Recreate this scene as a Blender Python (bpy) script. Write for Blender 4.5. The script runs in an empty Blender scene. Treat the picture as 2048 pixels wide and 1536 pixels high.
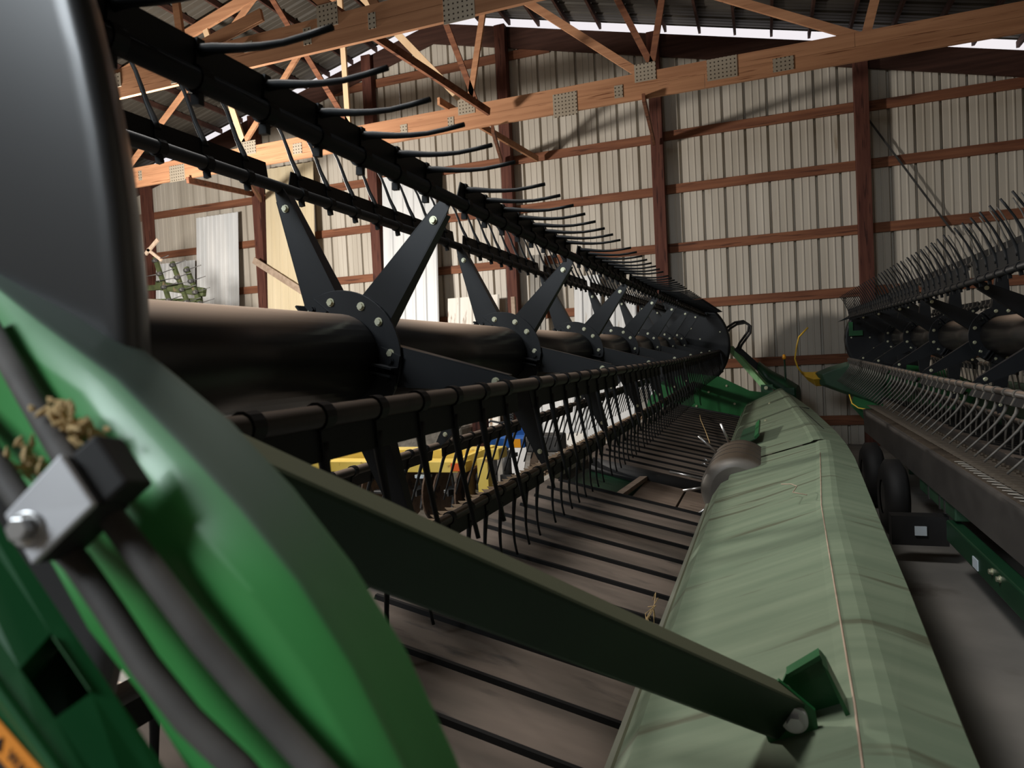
import bpy, math, random
from mathutils import Vector, Matrix
random.seed(7)
S = bpy.context.scene
COL = S.collection
H = 1.6                                    # eye height above the floor; all coordinates below are measured from the eye
# ---------------------------------------------------------------- camera, world, light, exposure
R3 = ((0.93882, -0.03583, -0.34253), (0.34069, -0.04896, 0.9389), (-0.05041, -0.99816, -0.03376))
cd = bpy.data.cameras.new('camera'); cam = bpy.data.objects.new('camera', cd); COL.objects.link(cam)
m = Matrix(((R3[0][0], -R3[0][1], -R3[0][2], 0), (R3[1][0], -R3[1][1], -R3[1][2], 0), (R3[2][0], -R3[2][1], -R3[2][2], H), (0, 0, 0, 1)))
cam.matrix_world = m
cd.sensor_width = 36.0; cd.lens = 24.61; cd.clip_start = 0.03; cd.clip_end = 200
cd.dof.use_dof = True; cd.dof.focus_distance = 3.6; cd.dof.aperture_fstop = 7.0
S.camera = cam
W = bpy.data.worlds.new('sky'); S.world = W; W.use_nodes = True
nt = W.node_tree; bg = nt.nodes['Background']
bg.inputs[0].default_value = (0.95, 0.90, 0.93, 1); bg.inputs[1].default_value = 0.95
def light(name, kind, loc, target, power, color, **kw):
    d = bpy.data.lights.new(name, kind); d.energy = power; d.color = color
    for k, v in kw.items(): setattr(d, k, v)
    o = bpy.data.objects.new(name, d); COL.objects.link(o)
    o.location = (loc[0], loc[1], loc[2] + H)
    v = Vector(target) - Vector(loc)
    o.rotation_euler = v.to_track_quat('-Z', 'Y').to_euler()
    return o
light('work_lamp', 'POINT', (-7.6, 6.2, 1.75), (0, 0, 0), 1750, (1.0, 0.94, 0.86), shadow_soft_size=0.25)
light('cool_fill', 'AREA', (-3.6, -3.6, 3.6), (-.7, 1.6, -0.5), 118, (0.86, 0.94, 1.0), shape='RECTANGLE', size=2.4, size_y=2.0, spread=math.radians(105))  # added cool fill light inside the closed barn; no doorway is built
light('overhead_fill', 'AREA', (-2.4, 1.6, 5.2), (-1.0, 2.4, 0), 80, (1.0, 0.97, 0.93), shape='RECTANGLE', size=1.6, size_y=0.7, spread=math.radians(100))  # added overhead fill light without a fixture
vs = S.view_settings
vs.view_transform = 'Standard'; vs.look = 'None'; vs.gamma = 1.0; vs.use_curve_mapping = False
vs.exposure = 0.0
# ---------------------------------------------------------------- materials
def srgb(r, g, b):
    f = lambda c: c / 12.92 if c <= 0.04045 else ((c + 0.055) / 1.055) ** 2.4
    return (f(r / 255), f(g / 255), f(b / 255), 1)
MATS = {}
def mat(name, c1, c2=None, rough=0.6, metal=0.0, scale=6.0, stretch=(1, 1, 1), dust=None, dust_lo=0.25, dust_hi=0.95, bump=0.0, coat=0.0, lo=0.35, hi=0.65, spots=None, spec=0.5):
    """paint, wood, rubber or metal: two colours mixed by noise, optional settled dust on upward faces, optional fine relief"""
    M = bpy.data.materials.new(name); M.use_nodes = True
    t = M.node_tree; b = t.nodes['Principled BSDF']
    b.inputs['Roughness'].default_value = rough; b.inputs['Metallic'].default_value = metal; b.inputs['Specular IOR Level'].default_value = spec
    if coat: b.inputs['Coat Weight'].default_value = coat; b.inputs['Coat Roughness'].default_value = 0.12
    tc = t.nodes.new('ShaderNodeTexCoord'); mp = t.nodes.new('ShaderNodeMapping')
    mp.inputs['Scale'].default_value = stretch
    t.links.new(tc.outputs['Object'], mp.inputs[0])
    nz = t.nodes.new('ShaderNodeTexNoise'); nz.inputs['Scale'].default_value = scale; nz.inputs['Detail'].default_value = 5
    t.links.new(mp.outputs[0], nz.inputs['Vector'])
    rp = t.nodes.new('ShaderNodeValToRGB')
    rp.color_ramp.elements[0].position = lo; rp.color_ramp.elements[1].position = hi
    rp.color_ramp.elements[0].color = srgb(*c1); rp.color_ramp.elements[1].color = srgb(*(c2 or c1))
    t.links.new(nz.outputs['Fac'], rp.inputs[0])
    out = rp.outputs[0]
    if spots:                                    # (colour, scale, threshold): scattered stains; on the back cover, painted shadow streaks
        n2 = t.nodes.new('ShaderNodeTexNoise'); n2.inputs['Scale'].default_value = spots[1]; n2.inputs['Detail'].default_value = 6
        t.links.new(mp.outputs[0], n2.inputs['Vector'])
        r2 = t.nodes.new('ShaderNodeMapRange'); r2.inputs[1].default_value = spots[2]; r2.inputs[2].default_value = spots[2] + 0.08
        t.links.new(n2.outputs['Fac'], r2.inputs[0])
        mx = t.nodes.new('ShaderNodeMixRGB'); t.links.new(r2.outputs[0], mx.inputs[0]); t.links.new(out, mx.inputs[1])
        mx.inputs[2].default_value = srgb(*spots[0]); out = mx.outputs[0]
    if dust:
        ge = t.nodes.new('ShaderNodeNewGeometry'); sx = t.nodes.new('ShaderNodeSeparateXYZ')
        t.links.new(ge.outputs['Normal'], sx.inputs[0])
        mr = t.nodes.new('ShaderNodeMapRange'); mr.inputs[1].default_value = dust_lo; mr.inputs[2].default_value = dust_hi
        mr.interpolation_type = 'SMOOTHSTEP'
        t.links.new(sx.outputs['Z'], mr.inputs[0])
        mx = t.nodes.new('ShaderNodeMixRGB'); t.links.new(mr.outputs[0], mx.inputs[0]); t.links.new(out, mx.inputs[1])
        mx.inputs[2].default_value = srgb(*dust); out = mx.outputs[0]
        ra = t.nodes.new('ShaderNodeMapRange'); ra.inputs[3].default_value = rough; ra.inputs[4].default_value = 0.85
        t.links.new(mr.outputs[0], ra.inputs[0]); t.links.new(ra.outputs[0], b.inputs['Roughness'])
    t.links.new(out, b.inputs['Base Color'])
    if bump:
        bp = t.nodes.new('ShaderNodeBump'); bp.inputs['Strength'].default_value = bump; bp.inputs['Distance'].default_value = 0.01
        n3 = t.nodes.new('ShaderNodeTexNoise'); n3.inputs['Scale'].default_value = scale * 4
        t.links.new(mp.outputs[0], n3.inputs['Vector'])
        t.links.new(n3.outputs['Fac'], bp.inputs['Height']); t.links.new(bp.outputs[0], b.inputs['Normal'])
    MATS[name] = M
    return M
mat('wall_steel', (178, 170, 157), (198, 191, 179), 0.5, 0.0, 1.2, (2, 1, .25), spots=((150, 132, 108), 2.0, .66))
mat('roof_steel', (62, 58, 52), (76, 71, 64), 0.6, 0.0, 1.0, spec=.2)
mat('sheet_white', (205, 208, 210), (225, 226, 226), 0.4, 0.0, 1.5, (3, 3, .3), spots=((170, 150, 120), 2.0, .66))
mat('sheet_beige', (205, 190, 158), (214, 200, 170), 0.5, 0.0, 1.5, (3, 3, .3))
mat('sheet_grey', (120, 116, 108), (150, 146, 138), 0.5, 0.0, 2, (3, 3, .3))
mat('sheet_stained', (220, 214, 204), (226, 222, 214), 0.5, 0.0, 3, (2, 2, .3), spots=((128, 100, 70), 5.0, .58))
mat('old_wood', (112, 72, 54), (138, 92, 68), 0.75, 0.0, 3.0, (.35, 3, 6), spots=((84, 54, 42), 4, .6), spec=.2)
mat('post_wood', (80, 47, 40), (100, 63, 52), 0.75, 0.0, 3.0, (5, 5, .4), spots=((58, 34, 30), 5, .58), spec=.2)
mat('dark_wood', (58, 38, 32), (74, 50, 42), 0.8, 0.0, 3.0, (.4, 3, 6), spec=.2)
mat('truss_wood', (160, 114, 84), (182, 134, 100), 0.7, 0.0, 2.5, (.3, 4, 8), spots=((122, 80, 56), 5, .62), spec=.2)
mat('pale_wood', (204, 172, 136), (216, 186, 150), 0.7, 0.0, 2.5, (4, 4, .4), spec=.2)
mat('grey_wood', (150, 130, 112), (172, 152, 134), 0.8, 0.0, 4, (4, 4, 4))
mat('concrete', (120, 118, 114), (146, 142, 136), 0.85, 0.0, 1.2, spots=((96, 90, 84), 1.1, .58), bump=.1)
mat('rough_stone', (128, 122, 112), (160, 152, 140), 0.9, 0.0, 12, bump=.6)
mat('black_paint', (20, 22, 25), (27, 29, 32), 0.38, 0.0, 3.0, spec=.35)
mat('shield_paint', (40, 42, 44), (48, 48, 49), 0.36, 0.0, 2.0, coat=.12)
mat('tube_paint', (20, 19, 19), (28, 26, 25), 0.34, 0.0, 3.0, dust=(190, 166, 146), dust_lo=.5, dust_hi=1.0, spec=.35)
mat('black_plastic', (15, 16, 17), (21, 22, 24), 0.55, 0.0, 8.0, spec=.2)
mat('dusty_plastic', (26, 24, 23), (36, 33, 30), 0.5, 0.0, 10.0, dust=(98, 82, 70), dust_lo=.3, dust_hi=1.0)
mat('bar_dust', (40, 35, 31), (52, 46, 41), 0.5, 0.0, 10.0, dust=(116, 98, 84), dust_lo=.2, dust_hi=.95)
mat('grey_plastic', (66, 63, 58), (88, 84, 78), 0.55, 0.0, 14.0)
mat('zinc', (196, 196, 168), (214, 214, 190), 0.35, 0.7, 20.0)
mat('steel_bright', (176, 176, 176), (200, 200, 200), 0.32, 0.9, 12.0)
mat('clamp_zinc', (186, 186, 190), (204, 204, 206), 0.5, 0.35, 9.0)
mat('green_gloss', (58, 134, 66), (68, 146, 78), 0.36, 0.0, 4.0, coat=.10, dust=(72, 86, 76), dust_lo=.38, dust_hi=.8)
mat('green_paint', (24, 84, 44), (32, 96, 52), 0.42, 0.0, 3.0, coat=.1)
mat('green_dark', (20, 58, 36), (28, 68, 44), 0.45, 0.0, 3.0)
mat('green_sheet', (44, 74, 54), (54, 86, 62), 0.5, 0.0, 5.0, dust=(72, 92, 76), dust_lo=.3, dust_hi=.9)
mat('green_pale', (96, 146, 92), (110, 158, 104), 0.55, 0.0, 5.0)
mat('olive_beam', (22, 44, 28), (30, 54, 34), 0.5, 0.0, 3.0, dust=(96, 98, 78), dust_lo=.35, dust_hi=.9, spec=.3)
mat('cover_dust_shadow', (100, 115, 95), (116, 129, 108), 0.6, 0.0, 1.3, (1.1, 10, 1.1), spots=((84, 88, 71), 1.2, .58), spec=.25)  # dusty green; the stretched dark spots paint in the reel tines' shadow streaks
mat('cover_back', (132, 136, 120), (146, 146, 132), 0.65, 0.0, 1.5, (2, .8, 2))
mat('belt', (88, 80, 73), (116, 104, 95), 0.75, 0.0, 2.2, (.8, 3, 2), spots=((68, 64, 61), 2.6, .60), spec=.2)
mat('belt_slat', (20, 20, 20), (28, 27, 27), 0.7, 0.0, 5, spec=.15)
mat('bar_black', (18, 18, 19), (24, 24, 25), 0.5, 0.0, 8.0, spec=.3)
mat('black_rubber', (24, 24, 25), (32, 31, 31), 0.7, 0.0, 6)
mat('feed_belt', (110, 94, 82), (128, 112, 98), 0.75, 0.0, 3, (1, 5, 1))
mat('drum_grey', (112, 108, 103), (130, 126, 120), 0.4, 0.3, 3, dust=(80, 68, 55), dust_lo=.35, dust_hi=1.0)
mat('worn_steel', (164, 158, 148), (184, 178, 168), 0.45, 0.3, 4, (1, .3, 1))
mat('guard_iron', (112, 90, 66), (136, 112, 86), 0.55, 0.3, 12)
mat('guard_dusty', (74, 65, 55), (92, 81, 68), 0.65, 0.2, 12, spots=((150, 130, 104), 38, .64))
mat('skid_plate', (70, 66, 63), (84, 80, 76), 0.55, 0.0, 2.5, (.5, 1, 2))
mat('hose_dusty', (66, 63, 61), (92, 88, 84), 0.7, 0.0, 14.0)
mat('straw', (190, 160, 110), (206, 178, 128), 0.8)
mat('yellow_paint', (228, 194, 84), (236, 206, 104), 0.5, 0.0, 5, spots=((160, 120, 60), 14, .66))
mat('yellow_tip', (226, 180, 50), (232, 188, 60), 0.4)
mat('blue_paint', (40, 96, 176), (48, 108, 190), 0.4)
mat('rust', (84, 64, 50), (106, 84, 66), 0.7, 0.3, 14, spots=((52, 42, 36), 9, .55))
mat('iron_dark', (58, 58, 58), (78, 76, 74), 0.6, 0.4, 8)
mat('orange_lens', (226, 96, 40), (232, 106, 48), 0.3)
mat('amber_lens', (240, 160, 30), (244, 168, 40), 0.3)
mat('tag_white', (200, 212, 220), (206, 218, 226), 0.6)
mat('tag_orange', (236, 142, 44), (240, 150, 52), 0.5)
mat('ink', (28, 26, 24), None, 0.6)
mat('moss_green', (44, 50, 30), (60, 66, 40), 0.7, 0.0, 9, spots=((84, 72, 54), 8, .6), spec=.2)
def dotted(name, c_plate, c_dot, pitch):
    """pressed nail plate: rows of small dark slots"""
    M = mat(name, c_plate, None, 0.45, 0.4); t = M.node_tree; b = t.nodes['Principled BSDF']
    tc = t.nodes.new('ShaderNodeTexCoord'); sp = t.nodes.new('ShaderNodeSeparateXYZ'); t.links.new(tc.outputs['Object'], sp.inputs[0])
    d = []
    for ax in ('X', 'Z'):
        a = t.nodes.new('ShaderNodeMath'); a.operation = 'PINGPONG'; a.inputs[1].default_value = pitch / 2
        t.links.new(sp.outputs[ax], a.inputs[0])
        g = t.nodes.new('ShaderNodeMath'); g.operation = 'LESS_THAN'; g.inputs[1].default_value = pitch * .17
        t.links.new(a.outputs[0], g.inputs[0]); d.append(g)
    mu = t.nodes.new('ShaderNodeMath'); mu.operation = 'MULTIPLY'
    t.links.new(d[0].outputs[0], mu.inputs[0]); t.links.new(d[1].outputs[0], mu.inputs[1])
    mx = t.nodes.new('ShaderNodeMixRGB'); t.links.new(mu.outputs[0], mx.inputs[0])
    mx.inputs[1].default_value = srgb(*c_plate); mx.inputs[2].default_value = srgb(*c_dot)
    t.links.new(mx.outputs[0], b.inputs['Base Color'])
dotted('nail_plate', (176, 164, 146), (60, 48, 38), 0.048)
# ---------------------------------------------------------------- mesh helpers
class MB:
    """collects geometry in eye-based coordinates; build() links it as ONE mesh object"""
    def __init__(s): s.v = []; s.f = []; s.sm = []
    def add(s, vs, fs, smooth=False):
        n = len(s.v); s.v += [tuple(map(float, v)) for v in vs]
        for f in fs: s.f.append([n + i for i in f]); s.sm.append(smooth)
        return s
    def hull8(s, a, b):           # two quads joined: a, b four points each
        return s.add(list(a) + list(b), [(0, 1, 2, 3), (7, 6, 5, 4), (0, 4, 5, 1), (1, 5, 6, 2), (2, 6, 7, 3), (3, 7, 4, 0)])
    def box(s, x0, x1, y0, y1, z0, z1):
        return s.hull8([(x0, y0, z0), (x1, y0, z0), (x1, y1, z0), (x0, y1, z0)], [(x0, y0, z1), (x1, y0, z1), (x1, y1, z1), (x0, y1, z1)])
    def bar(s, p, q, w, h, up=(0, 0, 1), w2=None, h2=None):   # bar of width w (sideways) and height h (along up) from p to q
        p, q, up = Vector(p), Vector(q), Vector(up)
        d = (q - p).normalized(); sd = d.cross(up)
        if sd.length < 1e-5: sd = d.cross(Vector((1, 0, 0)))
        sd.normalize(); u = sd.cross(d)
        w2 = w if w2 is None else w2; h2 = h if h2 is None else h2
        k = lambda c, w, h: [c - sd * w / 2 - u * h / 2, c + sd * w / 2 - u * h / 2, c + sd * w / 2 + u * h / 2, c - sd * w / 2 + u * h / 2]
        return s.hull8(k(p, w, h), k(q, w2, h2))
    def tube(s, path, r, n=8, cap=True, smooth=True):
        P = [Vector(p) for p in path]; L = len(P)
        rs = r if isinstance(r, (list, tuple)) else [r] * L
        prev = None; vs = []; fs = []
        for i, p in enumerate(P):
            d = (P[min(i + 1, L - 1)] - P[max(i - 1, 0)]).normalized()
            if prev is None:
                a = Vector((0, 0, 1)) if abs(d.z) < .9 else Vector((1, 0, 0)); u = d.cross(a).normalized()
            else: u = (prev - d * prev.dot(d)).normalized()
            prev = u; w = d.cross(u)
            for k in range(n):
                a = 2 * math.pi * k / n; vs.append(p + (u * math.cos(a) + w * math.sin(a)) * rs[i])
        for i in range(L - 1):
            for k in range(n):
                fs.append((i * n + k, i * n + (k + 1) % n, (i + 1) * n + (k + 1) % n, (i + 1) * n + k))
        s.add(vs, fs, smooth)
        if cap:
            n0 = len(s.v) - len(vs)
            s.f.append([n0 + k for k in range(n)][::-1]); s.sm.append(False)
            s.f.append([n0 + (L - 1) * n + k for k in range(n)]); s.sm.append(False)
        return s
    def loft(s, rings, closed=True, caps=True, smooth=False):
        n = len(rings[0]); vs = [p for r in rings for p in r]; fs = []
        for i in range(len(rings) - 1):
            for k in range(n if closed else n - 1):
                fs.append((i * n + k, i * n + (k + 1) % n, (i + 1) * n + (k + 1) % n, (i + 1) * n + k))
        n0 = len(s.v); s.add(vs, fs, smooth)
        if caps and closed:
            s.f.append([n0 + k for k in range(n)][::-1]); s.sm.append(False)
            s.f.append([n0 + (len(rings) - 1) * n + k for k in range(n)]); s.sm.append(False)
        return s
    def plate(s, poly, nrm):      # polygon (3D points) thickened along nrm
        v = Vector(nrm); n = len(poly); P = [Vector(p) for p in poly]; n0 = len(s.v)
        s.add(P + [p + v for p in P], [(k, (k + 1) % n, n + (k + 1) % n, n + k) for k in range(n)])
        s.f.append([n0 + k for k in range(n)][::-1]); s.sm.append(False)
        s.f.append([n0 + n + k for k in range(n)]); s.sm.append(False)
        return s
    def annulus(s, c, y0, y1, r0, r1, n=48, a0=0, a1=2 * math.pi):   # ring in the X-Z plane between y0 and y1
        vs = []; fs = []; full = abs(a1 - a0 - 2 * math.pi) < 1e-6; m = n if full else n + 1
        for k in range(m):
            a = a0 + (a1 - a0) * k / n; ca, sa = math.cos(a), math.sin(a)
            for (r, y) in ((r0, y0), (r1, y0), (r1, y1), (r0, y1)): vs.append((c[0] + r * ca, y, c[1] + r * sa))
        for k in range(n):
            j = (k + 1) % m
            for q in range(4): fs.append((k * 4 + q, k * 4 + (q + 1) % 4, j * 4 + (q + 1) % 4, j * 4 + q))
        if not full: fs += [(3, 2, 1, 0), tuple(n * 4 + q for q in range(4))]
        return s.add(vs, fs)
    def hexhead(s, c, d, r, h):   # bolt head: hexagon of radius r along d with a washer
        d = Vector(d).normalized(); c = Vector(c)
        s.tube([c, c + d * h * .3], r * 1.35, 12, smooth=False); s.tube([c + d * h * .3, c + d * h], r, 6, smooth=False)
        return s
    def build(s, name, material, parent=None, bevel=0, base=None, smooth_angle=None):
        b = ORG[parent.name] if parent is not None else Vector(base or (0, 0, -H))
        me = bpy.data.meshes.new(name)
        me.from_pydata([(x - b[0], y - b[1], z - b[2]) for x, y, z in s.v], [], s.f)
        me.polygons.foreach_set('use_smooth', s.sm)
        me.materials.append(MATS[material]); me.update()
        import bmesh
        bm = bmesh.new(); bm.from_mesh(me); bmesh.ops.recalc_face_normals(bm, faces=bm.faces); bm.to_mesh(me); bm.free()
        o = bpy.data.objects.new(name, me); COL.objects.link(o)
        ORG[o.name] = Vector(b)
        if parent is not None: o.parent = parent
        else: o.location = (b[0], b[1], b[2] + H)
        if bevel:
            bv = o.modifiers.new('bevel', 'BEVEL'); bv.width = bevel; bv.segments = 2; bv.limit_method = 'ANGLE'
        return o
ORG = {}
def thing(name, label, cat, base, group=None, kind=None):
    o = bpy.data.objects.new(name, None); COL.objects.link(o); o.empty_display_size = .2
    o.location = (base[0], base[1], base[2] + H); ORG[o.name] = Vector(base)
    if label: o['label'] = label
    if cat: o['category'] = cat
    if group: o['group'] = group
    if kind: o['kind'] = kind
    return o
def tag(o, label=None, cat=None, group=None, kind=None):
    if label: o['label'] = label
    if cat: o['category'] = cat
    if group: o['group'] = group
    if kind: o['kind'] = kind
    return o
def dup(o, parent, dx=0.0, dy=0.0, dz=0.0):      # another instance of a part, sharing its mesh
    c = o.copy(); COL.objects.link(c); c.parent = parent
    c.location = (o.location.x + dx, o.location.y + dy, o.location.z + dz)
    ORG[c.name] = ORG[o.name]
    return c
def lerp(a, b, t): return tuple(x + (y - x) * t for x, y in zip(a, b))
# measured coordinates, metres from the eye point (x right, y along the header, z up)
D = {
    'web2': [[[-3.531,9.24,4.808],[-3.785,9.24,3.685]],[[-4.084,9.24,4.787],[-3.709,9.24,3.672]],[[-4.868,9.24,4.821],[-3.864,9.24,3.643]],[[-5.793,9.24,4.832],[-5.779,9.24,3.621]],[[-6.455,9.24,4.828],[-5.847,9.24,3.781]],[[-6.611,9.24,4.835],[-7.646,9.24,3.761]],[[-7.946,9.24,4.364],[-7.73,9.24,3.695]],[[-8.699,9.24,4.826],[-10.17,9.24,3.667]],[[-2.835,9.24,4.807],[-1.431,9.24,3.63]],[[-1.074,9.24,4.535],[-1.258,9.24,3.629]],[[-1.648,9.24,4.599],[-1.197,9.24,3.567]],[[-0.234,9.24,4.288],[1.117,9.24,3.577]],[[1.338,9.24,3.998],[1.227,9.24,3.589]]],
    'web1': [[[-6.065,6.28,4.269],[-6.021,6.28,3.775]],[[-5.726,6.28,3.639],[-4.48,6.28,3.896]],[[-3.042,6.28,3.74],[-3.184,6.28,3.483]],[[-3.617,6.28,3.774],[-3.492,6.28,3.5]],[[-4.178,6.28,3.799],[-3.898,6.28,3.512]]],
    'brace': [[[-4.291,6.45,3.901],[-3.417,9.0,3.382]],[[-4.16,9.0,3.658],[-3.683,12.0,3.54]],[[-1.348,9.1,3.25],[-1.622,11.9,3.488]],[[-3.416,9.1,3.182],[-4.327,11.9,3.572]],[[-7.623,9.1,3.132],[-9.607,11.9,3.539]],[[-8.78,9.1,3.21],[-9.851,11.95,3.702]]],
    'plate2': [[[-2.573,9.21,3.532],[-2.242,9.21,3.225]],[[-1.738,9.21,3.502],[-1.627,9.21,3.341]],[[-4.131,9.21,3.49],[-4.038,9.21,3.334]],[[-4.893,9.21,3.507],[-4.781,9.21,3.33]],[[-3.963,9.21,3.706],[-3.707,9.21,3.489]],[[-1.467,9.21,3.721],[-1.196,9.21,3.493]],[[-5.692,9.21,3.583],[-5.529,9.21,3.447]],[[-7.773,9.21,3.693],[-7.475,9.21,3.483]],[[-6.777,9.21,3.518],[-6.613,9.21,3.356]],[[-9.26,9.21,3.523],[-8.939,9.21,3.256]],[[-9.943,9.21,3.543],[-9.868,9.21,3.381]],[[-0.568,9.21,3.612],[-0.209,9.21,3.349]],[[0.199,9.21,3.477],[0.434,9.21,3.314]]],
    'plate1': [[[-2.79,6.25,3.479],[-2.466,6.25,3.246]],[[-4.21,6.25,3.731],[-3.962,6.25,3.498]],[[-3.615,6.25,3.528],[-3.528,6.25,3.373]],[[-4.39,6.25,3.541],[-4.291,6.25,3.368]],[[-5.146,6.25,3.549],[-5.036,6.25,3.443]],[[-6.177,6.25,3.451],[-5.938,6.25,3.296]],[[-7.036,6.25,3.565],[-6.918,6.25,3.406]]],
    'arm_st': [[[-0.6267,0.3718,0.1395],[-0.6079,0.3308,0.0824],[-0.6766,0.3315,0.0344]],[[-0.5365,0.3665,0.0963],[-0.5162,0.3268,0.0604],[-0.5726,0.3323,0.0217]],[[-0.4597,0.3565,0.0579],[-0.4549,0.3113,0.026],[-0.5126,0.3165,-0.008]],[[-0.3699,0.3416,0.0071],[-0.3728,0.2943,-0.006],[-0.4441,0.2945,-0.0407]],[[-0.313,0.3336,-0.0283],[-0.3188,0.2849,-0.0505],[-0.4081,0.2787,-0.0806]],[[-0.2636,0.3273,-0.0687],[-0.2778,0.276,-0.0781],[-0.3718,0.2684,-0.099]],[[-0.2255,0.3259,-0.1109],[-0.2447,0.2732,-0.1085],[-0.3426,0.2642,-0.1309]],[[-0.1943,0.3264,-0.1585],[-0.2152,0.2735,-0.1454],[-0.3104,0.2656,-0.1627]],[[-0.1672,0.3252,-0.2132],[-0.1882,0.2728,-0.1848],[-0.2823,0.2655,-0.1967]],[[-0.1448,0.3223,-0.267],[-0.1669,0.2697,-0.2308],[-0.2586,0.2635,-0.238]]],
    'tubeR': [[-0.4678,0.3072,0.0427],[-0.4,0.2843,-0.0074],[-0.3561,0.2673,-0.0343],[-0.3336,0.2611,-0.0518],[-0.3068,0.2565,-0.0706],[-0.2828,0.2552,-0.0947],[-0.2541,0.2554,-0.1257],[-0.2292,0.2589,-0.1532],[-0.1989,0.2599,-0.1805],[-0.1681,0.2609,-0.2088]],
    'tubeL': [[-0.4963,0.2953,0.0027],[-0.4189,0.2675,-0.0298],[-0.3752,0.2549,-0.0565],[-0.3443,0.2473,-0.0747],[-0.3217,0.2459,-0.0881],[-0.2992,0.2441,-0.1104],[-0.2775,0.242,-0.1331],[-0.2527,0.2411,-0.1553],[-0.2286,0.2446,-0.1763],[-0.1985,0.2454,-0.2042]],
    'plateC': [[-0.3155,0.2363,-0.0332],[-0.296,0.2362,-0.0573],[-0.3215,0.2232,-0.0832],[-0.339,0.2241,-0.0604]],
    'blockC': [[-0.3349,0.2569,-0.0305],[-0.3032,0.2583,-0.0559],[-0.3319,0.242,-0.0915],[-0.3606,0.2416,-0.0675]],
    'boltC': [[-0.3163,0.2168,-0.0581],[-0.321,0.227,-0.0592]],
    'holeS': [[-0.3524,0.233,-0.1342],[-0.3453,0.2494,-0.1332],[-0.3153,0.2458,-0.1544],[-0.3275,0.232,-0.159]],
    'sheetE': [[-0.4946,0.2776,0.0004],[-0.2847,0.2556,-0.1914],[-0.2477,0.2497,-0.2213]],
    'sheetF': [[-0.4531,0.2352,-0.0716],[-0.306,0.221,-0.1747],[-0.2695,0.215,-0.2016]],
    'sheetG': [[-0.5116,0.2215,-0.1121],[-0.3634,0.2131,-0.1945],[-0.3228,0.2084,-0.226]],
    'label': [[-0.3403,0.208,-0.1375],[-0.3005,0.2137,-0.1774],[-0.3108,0.2116,-0.1846],[-0.3509,0.2057,-0.1441]],
    'm2nose': [[0.628,10.6,-0.382],[1.012,10.6,-0.253],[1.228,10.6,-0.25],[1.423,10.6,-0.87],[0.998,10.6,-0.694],[0.686,10.6,-0.558]],
}
# ---------------------------------------------------------------- the barn
WY, RX, RZ, SL = 12.2, -5.66, 6.56, 0.25         # inner face of the far gable, ridge, roof slope
XL, XR, YF = -16.6, 5.3, -9.0
roof = lambda x: RZ - SL * abs(x - RX)
fl = MB().box(XL - .2, XR + .2, YF - .2, WY + .9, -H - .15, -H).build('floor', 'concrete', base=(0, 0, -H - .15)); tag(fl, kind='structure')
wb = thing('wall_back', None, None, (RX, WY, -H), kind='structure')
PIT, PH = 0.347, -1.236
def rib_profile(x):                               # one rib and the flat beside it: (x, depth outwards)
    return [(x - .024, 0), (x - .017, .055), (x + .017, .055), (x + .024, 0), (x + .105, 0), (x + .110, -.008), (x + .128, -.008), (x + .133, 0), (x + .212, 0), (x + .217, -.008), (x + .235, -.008), (x + .240, 0)]
k0 = math.floor((XL - PH) / PIT)
i = k0
while PH + PIT * i < XR:
    pr = []
    for j in range(3): pr += rib_profile(PH + PIT * (i + j))
    pr = [(min(max(x, XL), XR), d) for x, d in pr] + [(min(PH + PIT * (i + 3) - .024, XR), 0)]
    off = .0015 * ((i // 3) % 2)
    b = MB(); n = len(pr)
    b.add([(x, WY + .010 + d + off, -H) for x, d in pr] + [(x, WY + .010 + d + off, roof(x) - .19) for x, d in pr], [(k, k + 1, n + k + 1, n + k) for k in range(n - 1)])
    b.build('wall_panel', 'wall_steel', wb); i += 3
POSTS = [-15.6, -12.845, -9.813, -7.048, -4.286, -1.594, 1.499, 4.4]
GZ = [-1.2, -.225, .81, 1.77, 2.74, 3.63, 4.6, 5.5]
for x in POSTS:
    MB().box(x - .1, x + .1, WY - .205, WY - .042, -H, roof(x) - .20).build('post', 'post_wood', wb, bevel=.006)
for z in GZ:
    xs = [XL] + [p + .22 * (1 if k % 2 else -1) * 0 for k, p in enumerate(POSTS)] + [XR]
    for a, c in zip(xs[:-1], xs[1:]):
        lim = (roof(0) - 0)
        a2, c2 = max(a, RX - (RZ - .5 - z) / SL), min(c, RX + (RZ - .5 - z) / SL)
        if c2 - a2 < .2: continue
        j = random.uniform(-.012, .012)
        MB().box(a2 + .001, c2 - .001, WY - .040, WY, z - .075 + j, z + .075 + j).build('girt', 'old_wood', wb)
for sgn in (-1, 1):                               # sloping rake boards under the light gap
    x1 = XL if sgn < 0 else XR
    b = MB(); a = (RX, roof(RX)); c = (x1, roof(x1))
    b.hull8([(a[0], WY - .09, a[1] - .56), (c[0], WY - .09, c[1] - .56), (c[0], WY - .042, c[1] - .56), (a[0], WY - .042, a[1] - .56)],
            [(a[0], WY - .09, a[1] - .19), (c[0], WY - .09, c[1] - .19), (c[0], WY - .042, c[1] - .19), (a[0], WY - .042, a[1] - .19)])
    b.build('rake_board', 'dark_wood', wb)
cl = thing('ceiling', None, None, (RX, 0, roof(XL)), kind='structure')
y = YF
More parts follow.
